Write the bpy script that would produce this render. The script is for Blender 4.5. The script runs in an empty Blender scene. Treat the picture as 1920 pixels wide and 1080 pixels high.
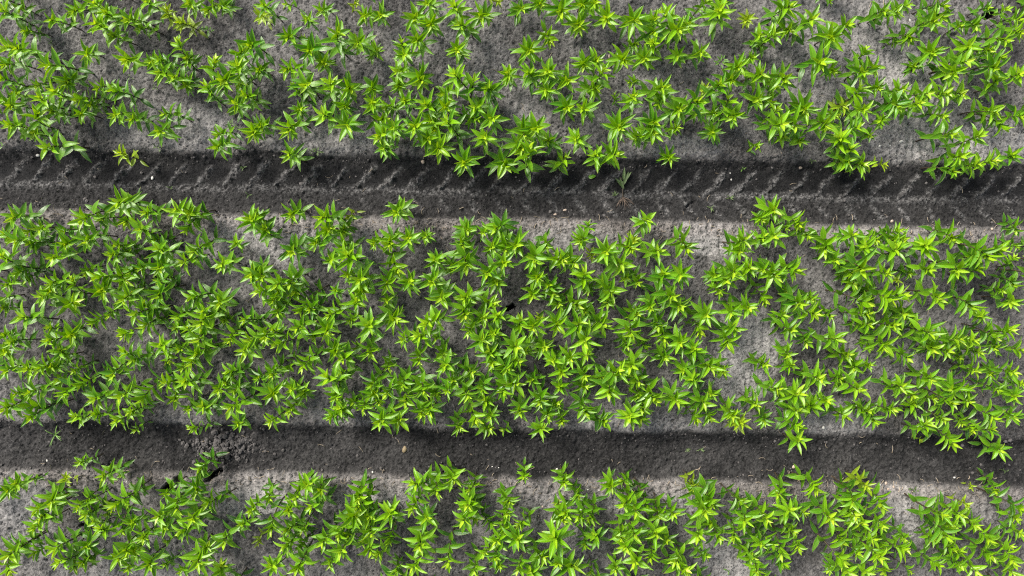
import bpy, math, random
import numpy as np
from mathutils import Matrix, Vector, Quaternion

scn = bpy.context.scene
COL = scn.collection
rng = random.Random(11)

# ------------------------------------------------------------------ camera, sky, sun
H = 3.84                       # the drone's height above the soil, metres
PX = 0.003                     # metres of soil per photo pixel
cam_d = bpy.data.cameras.new("camera")
cam_d.lens = 24.0
cam_d.sensor_width = 36.0
cam_d.clip_start = 0.05
cam_d.clip_end = 500.0
cam = bpy.data.objects.new("camera", cam_d)
cam.location = (0, 0, H)
cam.rotation_euler = (0, 0, 0)
COL.objects.link(cam)
scn.camera = cam

SUN_EL, SUN_AZ = 46.0, 140.0   # azimuth counted from +X towards +Y: the light comes from the picture's upper left
world = bpy.data.worlds.new("World")
scn.world = world
world.use_nodes = True
wn = world.node_tree
bg = wn.nodes["Background"]
sky = wn.nodes.new("ShaderNodeTexSky")
sky.sky_type = 'NISHITA'
sky.sun_disc = False
sky.sun_elevation = math.radians(SUN_EL)
sky.sun_rotation = math.radians(90.0 - SUN_AZ)
sky.air_density = 1.0
sky.dust_density = 4.0
sky.ozone_density = 1.0
haze = wn.nodes.new("ShaderNodeHueSaturation")        # a thin veil of cloud: less blue than a clear sky
haze.inputs['Saturation'].default_value = 0.55
wn.links.new(sky.outputs[0], haze.inputs['Color'])
wn.links.new(haze.outputs[0], bg.inputs[0])
bg.inputs[1].default_value = 0.125
sun_d = bpy.data.lights.new("sun", 'SUN')
sun_d.energy = 3.9
sun_d.angle = math.radians(20.0)
sun_d.color = (1.0, 0.95, 0.86)
sun = bpy.data.objects.new("sun", sun_d)
ce, se = math.cos(math.radians(SUN_EL)), math.sin(math.radians(SUN_EL))
to_sun = Vector((math.cos(math.radians(SUN_AZ)) * ce, math.sin(math.radians(SUN_AZ)) * ce, se))
sun.rotation_euler = to_sun.to_track_quat('Z', 'Y').to_euler()
sun.location = to_sun * 20
COL.objects.link(sun)
scn.view_settings.view_transform = 'Standard'
scn.view_settings.look = 'None'
scn.view_settings.exposure = 0.72
scn.cycles.use_denoising = False      # keeps the fine grain of the soil
scn.cycles.filter_width = 1.15
scn.view_settings.gamma = 1.0

# ------------------------------------------------------------------ helpers
def tag(o, label=None, cat=None, group=None, kind=None):
    if label: o['label'] = label
    if cat: o['category'] = cat
    if group: o['group'] = group
    if kind: o['kind'] = kind
    return o

def at(px, py, z=0.0):
    """The point at height z that the photo shows at pixel (px, py)."""
    k = PX * (H - z) / H
    return (px - 960) * k, (540 - py) * k

def hash2(ix, iy, seed):
    n = (ix.astype(np.int64) * 374761393 + iy.astype(np.int64) * 668265263 + seed * 974634777) & 0xFFFFFFFF
    n = ((n ^ (n >> 13)) * 1274126177) & 0xFFFFFFFF
    n = (n ^ (n >> 16)) & 0xFFFFFFFF
    return n.astype(np.float64) / 0xFFFFFFFF

def vnoise(x, y, seed):
    xi, yi = np.floor(x), np.floor(y)
    fx, fy = x - xi, y - yi
    fx = fx * fx * (3 - 2 * fx); fy = fy * fy * (3 - 2 * fy)
    a = hash2(xi, yi, seed); b = hash2(xi + 1, yi, seed)
    c = hash2(xi, yi + 1, seed); d = hash2(xi + 1, yi + 1, seed)
    return (a * (1 - fx) + b * fx) * (1 - fy) + (c * (1 - fx) + d * fx) * fy   # 0..1

def fbm(x, y, seed, octaves=4, gain=0.5):
    s = np.zeros_like(x); amp = 1.0; tot = 0.0
    for o in range(octaves):
        ca, sa = math.cos(o * 0.9 + 0.3), math.sin(o * 0.9 + 0.3)
        s += amp * vnoise((x * ca - y * sa) * 2 ** o + 17.3 * o, (x * sa + y * ca) * 2 ** o - 9.1 * o, seed + o)
        tot += amp; amp *= gain
    return s / tot

def sstep(a, b, x):
    t = np.clip((x - a) / (b - a), 0, 1)
    return t * t * (3 - 2 * t)

def np_mesh(name, V, F, attrs=None, smooth=True, mats=(), mat_idx=None):
    """A mesh of quads (or tris) from arrays, with float attributes on its points."""
    me = bpy.data.meshes.new(name)
    V = np.asarray(V, dtype=np.float32); F = np.asarray(F, dtype=np.int32)
    n = F.shape[1]
    me.vertices.add(len(V)); me.vertices.foreach_set('co', V.ravel())
    me.loops.add(F.size); me.loops.foreach_set('vertex_index', F.ravel())
    me.polygons.add(len(F))
    me.polygons.foreach_set('loop_start', np.arange(0, F.size, n, dtype=np.int32))
    try: me.polygons.foreach_set('loop_total', np.full(len(F), n, dtype=np.int32))
    except Exception: pass
    for m in mats: me.materials.append(m)
    if mat_idx is not None: me.polygons.foreach_set('material_index', np.asarray(mat_idx, dtype=np.int32))
    me.polygons.foreach_set('use_smooth', np.full(len(F), smooth, dtype=bool))
    for k, a in (attrs or {}).items():
        at_ = me.attributes.new(k, 'FLOAT', 'POINT'); at_.data.foreach_set('value', np.asarray(a, dtype=np.float32))
    me.update(calc_edges=True)
    return me

def link(name, me, parent=None):
    o = bpy.data.objects.new(name, me); COL.objects.link(o)
    if parent is not None: o.parent = parent
    return o

class NT:
    """Small wrapper to write node materials briefly."""
    def __init__(self, name):
        self.m = bpy.data.materials.new(name); self.m.use_nodes = True
        self.t = self.m.node_tree; self.t.nodes.clear()
        self.out = self.t.nodes.new('ShaderNodeOutputMaterial')
    def n(self, typ, ins=None, **kw):
        nd = self.t.nodes.new(typ)
        for k, v in kw.items(): setattr(nd, k, v)
        for k, v in (ins or {}).items():
            s = nd.inputs[k]
            if hasattr(v, 'is_output') or isinstance(v, bpy.types.NodeSocket): self.t.links.new(v, s)
            else: s.default_value = v
        return nd
    def attr(self, name): return self.n('ShaderNodeAttribute', attribute_name=name).outputs['Fac']
    def math(self, op, a, b=0.0, clamp=False):
        return self.n('ShaderNodeMath', {0: a, 1: b}, operation=op, use_clamp=clamp).outputs[0]
    def mix(self, f, a, b, blend='MIX'):
        nd = self.t.nodes.new('ShaderNodeMix'); nd.data_type = 'RGBA'; nd.blend_type = blend
        for s, v in ((nd.inputs['Factor'], f), (nd.inputs[6], a), (nd.inputs[7], b)):
            if isinstance(v, bpy.types.NodeSocket): self.t.links.new(v, s)
            else: s.default_value = v if not isinstance(v, tuple) else (*v[:3], 1.0)
        return nd.outputs[2]
    def rng(self, v, a, b, c=0.0, d=1.0):
        return self.n('ShaderNodeMapRange', {0: v, 1: a, 2: b, 3: c, 4: d}).outputs[0]
    def noise(self, vec, scale, detail=4.0, rough=0.55, dist=0.0):
        return self.n('ShaderNodeTexNoise', {'Vector': vec, 'Scale': scale, 'Detail': detail, 'Roughness': rough, 'Distortion': dist}).outputs[0]
    def pos(self): return self.n('ShaderNodeNewGeometry').outputs['Position']
    def done(self, shader):
        self.t.links.new(shader, self.out.inputs[0]); return self.m

# ------------------------------------------------------------------ materials
def soil_material():
    k = NT('peaty_sand_soil'); p = k.pos()
    dry, wet, brown = k.attr('dry'), k.attr('rolled'), k.attr('fibre')
    pit, ridge = k.attr('pit'), k.attr('ridge')
    fine = k.noise(p, 115.0, 3.0, 0.65, 0.5)
    mid = k.noise(p, 30.0, 5.0, 0.62, 0.4)
    fib = k.noise(k.n('ShaderNodeMapping', {'Vector': p, 'Scale': (1.0, 0.6, 1.0), 'Rotation': (0, 0, 0.5)}).outputs[0], 120.0, 2.0, 0.6, 2.4)
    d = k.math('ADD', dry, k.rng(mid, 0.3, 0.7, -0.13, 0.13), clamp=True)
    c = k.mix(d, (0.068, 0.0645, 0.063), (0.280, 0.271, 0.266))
    c = k.mix(k.math('MULTIPLY', k.rng(brown, 0.0, 1.0, 0.0, 0.62), k.rng(fib, 0.40, 0.60), clamp=True), c, (0.215, 0.182, 0.165))
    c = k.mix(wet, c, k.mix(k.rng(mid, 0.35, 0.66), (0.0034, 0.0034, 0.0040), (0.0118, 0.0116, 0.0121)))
    c = k.mix(k.rng(fine, 0.40, 0.60), k.mix(1.0, c, (0.70, 0.70, 0.71), 'MULTIPLY'), k.mix(1.0, c, (1.24, 1.23, 1.22), 'MULTIPLY'))
    c = k.mix(k.rng(fib, 0.58, 0.66, 0.0, 0.45), c, k.mix(wet, (0.30, 0.29, 0.29), (0.052, 0.051, 0.052)))
    c = k.mix(ridge, c, k.mix(k.rng(fine, 0.42, 0.58), (0.040, 0.039, 0.040), (0.165, 0.161, 0.159)))
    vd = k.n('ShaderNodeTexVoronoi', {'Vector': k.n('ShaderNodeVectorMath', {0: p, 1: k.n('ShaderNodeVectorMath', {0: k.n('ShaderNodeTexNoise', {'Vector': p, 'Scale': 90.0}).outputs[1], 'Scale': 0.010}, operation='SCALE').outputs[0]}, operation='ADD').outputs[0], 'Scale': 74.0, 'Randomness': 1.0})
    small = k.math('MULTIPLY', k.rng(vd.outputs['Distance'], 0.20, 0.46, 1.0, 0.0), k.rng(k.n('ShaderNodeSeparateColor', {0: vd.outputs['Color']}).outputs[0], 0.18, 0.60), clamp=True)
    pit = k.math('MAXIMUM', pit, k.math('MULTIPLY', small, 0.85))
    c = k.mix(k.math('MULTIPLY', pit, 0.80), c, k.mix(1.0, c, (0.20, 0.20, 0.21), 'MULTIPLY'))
    h = k.math('SUBTRACT', k.math('ADD', k.math('MULTIPLY', fine, 0.55), k.math('MULTIPLY', fib, 0.45)), k.math('MULTIPLY', small, 0.5))
    b = k.n('ShaderNodeBump', {'Strength': 0.8, 'Distance': 0.007, 'Height': h}).outputs[0]
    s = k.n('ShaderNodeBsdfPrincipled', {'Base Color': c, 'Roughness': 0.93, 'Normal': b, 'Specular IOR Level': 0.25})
    return k.done(s.outputs[0])

def leaf_material(name, yellow=0.0):
    """Lily leaf: the 'age' attribute runs from old (0) to the growing tip (1); 'u' runs across the blade, 'v' along it."""
    k = NT(name)
    age, u, v, tint = k.attr('age'), k.attr('u'), k.attr('v'), k.attr('tint')
    ran = k.n('ShaderNodeObjectInfo').outputs['Random']
    t = k.math('ADD', k.math('MULTIPLY', tint, 0.70), k.math('MULTIPLY', ran, 0.30))
    old = k.mix(t, (0.008, 0.065, 0.004), (0.038, 0.170, 0.006))
    mid = k.mix(t, (0.035, 0.200, 0.003), (0.290, 0.560, 0.003))
    tip = k.mix(t, (0.320, 0.560, 0.006), (0.590, 0.740, 0.040))
    c = k.mix(k.rng(age, 0.0, 0.55), old, mid)
    c = k.mix(k.rng(age, 0.66, 1.06), c, tip)
    if yellow: c = k.mix(yellow, c, (0.50, 0.53, 0.030))
    au = k.math('ABSOLUTE', u)
    c = k.mix(k.rng(au, 0.80, 1.0, 0.0, 0.45), c, (0.46, 0.58, 0.08))          # pale margin
    c = k.mix(k.rng(au, 0.0, 0.09, 0.30, 0.0), c, (0.42, 0.55, 0.05))          # midrib
    vein = k.n('ShaderNodeMath', {0: k.math('MULTIPLY', u, 30.0)}, operation='SINE').outputs[0]
    c = k.mix(k.rng(vein, -1, 1, 0.0, 0.10), c, (0.03, 0.12, 0.01))
    blot = k.noise(k.pos(), 70.0, 3.0)
    c = k.mix(k.rng(blot, 0.35, 0.65, 0.0, 0.14), c, k.mix(0.5, c, (0.05, 0.16, 0.015)))
    spoil = k.math('MULTIPLY', k.rng(v, 0.80, 0.95), k.rng(k.noise(k.pos(), 16.0, 2.0), 0.56, 0.62), clamp=True)
    c = k.mix(k.math('MULTIPLY', spoil, 0.75), c, (0.26, 0.23, 0.06))          # browned tips here and there
    dirt = k.math('MULTIPLY', k.rng(k.noise(k.pos(), 210.0, 2.0), 0.62, 0.70), k.rng(age, 0.10, 0.50, 0.45, 0.0), clamp=True)
    c = k.mix(dirt, c, (0.12, 0.105, 0.085))                                  # splashed soil on the lower leaves
    b = k.n('ShaderNodeBump', {'Strength': 0.22, 'Distance': 0.0012, 'Height': k.math('ADD', vein, k.math('MULTIPLY', blot, 1.0))}).outputs[0]
    s = k.n('ShaderNodeBsdfPrincipled', {'Base Color': c, 'Roughness': 0.32, 'Normal': b, 'Specular IOR Level': 0.66})
    tr = k.n('ShaderNodeBsdfTranslucent', {'Color': k.mix(1.0, c, (1.30, 1.15, 0.25), 'MULTIPLY')})
    mx = k.n('ShaderNodeMixShader', {0: 0.31, 1: s.outputs[0], 2: tr.outputs[0]})
    return k.done(mx.outputs[0])

def plain_material(name, a, b, scale=60.0, rough=0.8):
    k = NT(name); p = k.n('ShaderNodeTexCoord').outputs['Object']
    n_ = k.noise(p, scale, 5.0, 0.65)
    ran = k.n('ShaderNodeObjectInfo').outputs['Random']
    c = k.mix(k.math('ADD', k.rng(n_, 0.3, 0.7, 0.0, 0.8), k.math('MULTIPLY', ran, 0.2), clamp=True), a, b)
    bmp = k.n('ShaderNodeBump', {'Strength': 0.5, 'Distance': 0.002, 'Height': n_}).outputs[0]
    s = k.n('ShaderNodeBsdfPrincipled', {'Base Color': c, 'Roughness': rough, 'Normal': bmp})
    return k.done(s.outputs[0])

SOIL = soil_material()
LEAF = leaf_material('lily_leaf')
LEAF_Y = leaf_material('yellowed_lily_leaf', 0.34)
STEM = plain_material('dark_lily_stem', (0.030, 0.014, 0.016), (0.060, 0.050, 0.022), 80, 0.5)
WEED = plain_material('weed_leaf', (0.060, 0.150, 0.020), (0.130, 0.240, 0.035), 90, 0.5)
DULL = plain_material('wilted_leaf', (0.050, 0.090, 0.025), (0.110, 0.160, 0.050), 90, 0.6)
STRAW = plain_material('dry_straw', (0.20, 0.15, 0.10), (0.42, 0.36, 0.28), 120, 0.8)
ROOT = plain_material('brown_root', (0.09, 0.065, 0.05), (0.19, 0.14, 0.11), 120, 0.85)
CRUMB = plain_material('soil_crumb', (0.035, 0.032, 0.032), (0.125, 0.115, 0.112), 160, 0.95)
WHITE = plain_material('white_pebble', (0.36, 0.35, 0.32), (0.66, 0.64, 0.60), 150, 0.6)
TAN = plain_material('tan_stone', (0.15, 0.115, 0.065), (0.25, 0.19, 0.11), 120, 0.7)
PINK = plain_material('pinkish_pebble', (0.26, 0.20, 0.16), (0.46, 0.37, 0.30), 150, 0.7)
# ------------------------------------------------------------------ the field: beds, two wheel tracks, burrow holes
HOLES = [  # photo pixel, half length, half width, turn (degrees, in the picture), depth
    (1711, 128, 21, 8, 35, 0.10), (1862, 24, 20, 9, 30, 0.10), (312, 914, 19, 7, 40, 0.10), (336, 898, 12, 7, 30, 0.08),
    (400, 893, 24, 8, 25, 0.07), (1199, 456, 8, 6, 0, 0.05), (1290, 386, 9, 3, 40, 0.03), (1303, 377, 7, 3, 35, 0.035),
    (957, 577, 13, 7, 20, 0.07), (150, 987, 8, 5, 20, 0.08)]
PALE = [  # bare crusted places: photo pixel, half axes, strength
    (1700, 205, 130, 110, .55), (1650, 50, 95, 70, .35), (1395, 660, 62, 100, .7), (1380, 720, 60, 50, .5), (530, 440, 75, 60, .55),
    (440, 430, 50, 30, .5), (330, 240, 130, 50, .5), (600, 262, 120, 30, .5), (905, 110, 60, 90, .35), (1820, 270, 150, 35, .65),
    (1250, 278, 120, 26, .5), (480, 930, 90, 50, .6), (40, 940, 60, 70, .5), (1340, 445, 80, 40, .6), (1700, 955, 55, 70, .5),
    (1390, 1025, 70, 60, .5), (700, 935, 70, 50, .5), (1000, 185, 60, 60, .3), (740, 110, 60, 60, .3), (690, 230, 60, 50, .35),
    (60, 1010, 60, 50, .3), (230, 110, 90, 70, .3), (600, 730, 40, 70, .4), (1140, 660, 60, 60, .3), (1560, 780, 90, 40, .55),
    (1630, 690, 60, 50, .3), (1800, 890, 150, 40, .1), (1240, 800, 130, 26, .45), (1660, 440, 160, 26, .4), (1060, 440, 110, 30, .45),
    (1110, 920, 150, 45, .4), (420, 640, 30, 40, .25), (1160, 800, 120, 25, .4), (360, 780, 80, 20, .3), (1870, 950, 60, 40, .35), (980, 250, 40, 40, .3),
    (1420, 230, 70, 30, .3), (100, 560, 40, 30, .2), (1640, 380, 10, 10, 0), (1880, 250, 60, 40, .4), (1590, 250, 20, 20, .2)]
RUTS = [  # upper edge (left, right), lower edge (left, right) in photo pixels; depth; lug marks
    ((279, 309), (393, 427), 0.032, 1.0), ((790, 822), (878, 912), 0.026, 0.0)]

def pits(X, Y, cell, seed, r0, r1):
    """Round rain pits on a jittered grid: 0 on the crust, 1 in a pit."""
    gx, gy = np.floor(X / cell), np.floor(Y / cell)
    best = np.zeros_like(X)
    for i in (-1, 0, 1):
        for j in (-1, 0, 1):
            cx, cy = gx + i, gy + j
            ox = (cx + hash2(cx, cy, seed)) * cell; oy = (cy + hash2(cx, cy, seed + 1)) * cell
            h3 = hash2(cx, cy, seed + 2)
            rad = r0 + (r1 - r0) * h3 * h3
            el = 1 + .5 * (hash2(cx, cy, seed + 3) - .5)
            d = np.sqrt(((X - ox) * el) ** 2 + ((Y - oy) / el) ** 2) / rad
            best = np.maximum(best, (1 - sstep(.55, 1.15, d)) * (.35 + .65 * hash2(cx, cy, seed + 4)))
    return best

def field(X, Y, near=1.0):
    """Height and soil attributes of the field at world points (arrays)."""
    px, py = X / PX + 960, 540 - Y / PX
    cx = np.clip(px, -700, 2620)
    wob = (fbm(px / 90, py / 400, 3, 3) - .5) * 26 * near
    wob2 = ((fbm(px / 22, py / 22, 4, 3) - .5) * 15 + (fbm(px / 6, py / 6, 5, 2) - .5) * 8) * near
    z = (fbm(X * 1.6, Y * 1.6, 10, 3) - .5) * 0.05
    z += (fbm(X * 9, Y * 9, 20, 3) - .5) * 0.030 * near
    wx, wy = X + (fbm(X * 55, Y * 55, 47, 3) - .5) * .022, Y + (fbm(X * 55, Y * 55, 48, 3) - .5) * .022
    clod = fbm(wx * 40, wy * 40, 30, 4, 0.65)
    z += (clod - .5) * 0.017 * near
    dry = np.clip((fbm(X * 2.4, Y * 2.4, 60, 4) - .5) * 1.2 + 0.24, 0, 1)
    for (a, b, ra, rb, s) in PALE:
        q = ((px - a + wob2 * 2) / ra) ** 2 + ((py - b + wob2 * 2) / rb) ** 2
        dry = np.maximum(dry, np.clip(dry * .4 + s * 1.15, 0, 1) * (1 - sstep(.35, 1.35, q)) + dry * sstep(.35, 1.35, q) * .8)
    many = sstep(.36, .62, fbm(X * 5, Y * 5, 44, 3) * .8 + (1 - dry) * .25)
    pit = pits(wx, wy, .034, 41, .005, .013)
    pit = np.maximum(pit, pits(wx, wy, .019, 43, .004, .0085) * (.25 + .75 * many))
    for (a, b, ra, rb) in ((170, 590, 270, 200), (930, 610, 400, 160), (560, 650, 160, 140), (300, 40, 160, 90)):    # moist ground, with the shade under dense lily clumps darkened in too
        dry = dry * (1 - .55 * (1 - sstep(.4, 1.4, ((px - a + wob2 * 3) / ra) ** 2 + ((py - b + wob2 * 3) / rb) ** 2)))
    # drag lines running across the beds
    lines = np.sin(px / 15 * 2 * math.pi / 1.15 + (fbm(px / 45, py / 90, 70, 3) - .5) * 14)
    ridge = np.zeros_like(X); rolled = np.zeros_like(X); fibre = np.zeros_like(X)
    for (t, b, depth, lug) in RUTS:
        ty = t[0] + (t[1] - t[0]) * cx / 1920 + wob * .5 + wob2 * .7
        by = b[0] + (b[1] - b[0]) * cx / 1920 + wob * .35 + wob2 * .7
        w = 22.0
        inside = sstep(-8, w, py - ty) * sstep(-8, w, by - py)
        floor_ = sstep(w * .6, w * 1.5, py - ty) * sstep(w * .4, w * 1.5, by - py)
        z = z * (1 - floor_ * (.60 if lug else .15))
        z -= inside * depth
        # a low lip of pushed-up soil on each side
        z += (np.exp(-((py - ty + 14) / 11) ** 2) + np.exp(-((py - by - 14) / 11) ** 2)) * 0.006 * near * (.4 + 1.2 * clod)
        rolled = np.maximum(rolled, sstep(-9, 5, py - ty + wob2 * .8) * sstep(-7, 7, by - py - wob2 * .8))
        fibre = np.maximum(fibre, np.exp(-((py - by - 14) / 17) ** 2))
        if lug:
            yc = ty + (by - ty) * .56 - wob2 * .6
            jag = (fbm(px / 22, py / 22, 80, 4, .65) - .5)
            ph = (px + 1.0 * (py - yc) + .003 * (py - yc) ** 2 + jag * 24) / 51.0 + .35 * (fbm(px / 160, py / 500, 81, 2) - .5)
            d = np.abs(ph - np.round(ph))
            up = sstep(14, 26, py - ty) * sstep(-4, 6, yc - py)
            have = sstep(.34, .5, fbm(px / 130, py / 260, 83, 2))
            r1 = np.exp(-(d / (.135 + jag * .22)) ** 2) * up * (0.75 + 0.25 * have)
            ph2 = (px - .75 * (py - yc) + jag * 14) / 51.0
            d2 = np.abs(ph2 - np.round(ph2))
            dn = sstep(6, 18, py - yc) * sstep(6, 20, by - py) * sstep(200, 1300, px) * .9
            r2 = np.exp(-(d2 / .12) ** 2) * dn
            r3 = np.exp(-((py - yc) / 7.5) ** 2) * .8 * sstep(.2, .5, fbm(px / 30, py / 90, 84, 3)) * .8
            r = np.maximum(np.maximum(r1, r2), r3)
            pad = up * (1 - r1)
            z += r * (0.007 + (clod - .5) * .045) * near
            z -= pad * 0.006
            z += (clod - .5) * -0.010 * pad * near
            rolled = rolled * (.82 + .18 * pad)
            grit = fbm(X * 105, Y * 105, 97, 2)
            ridge = np.maximum(ridge, sstep(.36, .58, grit) * np.minimum(1, r * 1.4))
            pit = pit * (1 - .75 * pad)
            dry = np.where(inside > .3, np.maximum(dry * .4, r * .62), dry)
            low = sstep(4, 30, py - yc) * inside
            fibre = np.maximum(fibre, low * .22 * sstep(.45, .62, fbm(px / 70, py / 40, 86, 3)))
        else:
            grain = pits(wx, wy, .0165, 51, .0045, .0095)
            pit = np.where(inside > .3, np.maximum(pit, grain), pit)
            z += inside * (fbm(wx * 46, wy * 46, 52, 4, .7) - .5) * .016 * near
            rolled *= 1 - .08 * inside * sstep(6, 40, py - ty)
            rolled *= np.where(inside > .2, .86 + .3 * (fbm(px / 60, py / 40, 88, 3) - .5), 1)
    z += lines * 0.0026 * near * (0.35 + dry) * (1 - rolled)
    for (a, b, la, lb, ang, depth) in HOLES:
        ca, sa = math.cos(math.radians(ang)), math.sin(math.radians(ang))
        dx, dy = px - a, -(py - b)
        u = (dx * ca + dy * sa) / la; v = (-dx * sa + dy * ca) / lb
        q = np.sqrt(u * u + v * v) + (fbm(px / 7, py / 7, 90, 3, .65) - .5) * 1.2
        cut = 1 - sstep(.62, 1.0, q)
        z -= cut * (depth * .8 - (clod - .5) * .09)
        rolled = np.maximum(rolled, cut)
        if depth > .08: dry = dry + .25 * np.exp(-((q - 1.3) / .35) ** 2) * near
    # the heap of dug-up crumbs in the lower track
    q = ((px - 418) / 52) ** 2 + ((py - 838) / 28) ** 2
    z += np.exp(-q) * (0.014 + (fbm(X * 55, Y * 55, 95, 2) - .35) * .045) * near
    rolled = np.maximum(rolled, np.exp(-q) * .8)
    z -= pit * 0.0075 * near
    return z, np.clip(dry, 0, 1), np.clip(rolled, 0, 1), np.clip(fibre, 0, 1), pit * near, ridge

def height(x, y):
    return float(field(np.array([x]), np.array([y]))[0][0])

def axis(half, step, far):
    inner = np.arange(-half, half + step * .5, step)
    out = [half]; s = step
    while out[-1] < far:
        s *= 1.35; out.append(out[-1] + s)
    o = np.array(out[1:])
    return np.concatenate([-o[::-1], inner, o])

STEP = 0.0058
ax, ay = axis(3.25, STEP, 120), axis(2.05, STEP, 120)
GX, GY = np.meshgrid(ax, ay)
near_m = (1 - sstep(3.2, 6.0, np.abs(GX))) * (1 - sstep(2.0, 4.5, np.abs(GY)))
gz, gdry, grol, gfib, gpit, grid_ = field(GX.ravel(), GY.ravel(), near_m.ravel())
nx, ny = len(ax), len(ay)
idx = np.arange(nx * ny).reshape(ny, nx)
quads = np.stack([idx[:-1, :-1], idx[:-1, 1:], idx[1:, 1:], idx[1:, :-1]], -1).reshape(-1, 4)
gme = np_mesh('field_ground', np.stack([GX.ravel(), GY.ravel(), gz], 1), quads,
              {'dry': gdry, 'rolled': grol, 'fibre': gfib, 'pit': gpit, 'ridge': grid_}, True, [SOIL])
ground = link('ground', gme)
tag(ground, 'grey sandy peat soil of the beds with two dark wheel tracks pressed into it', 'soil', kind='structure')
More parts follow.
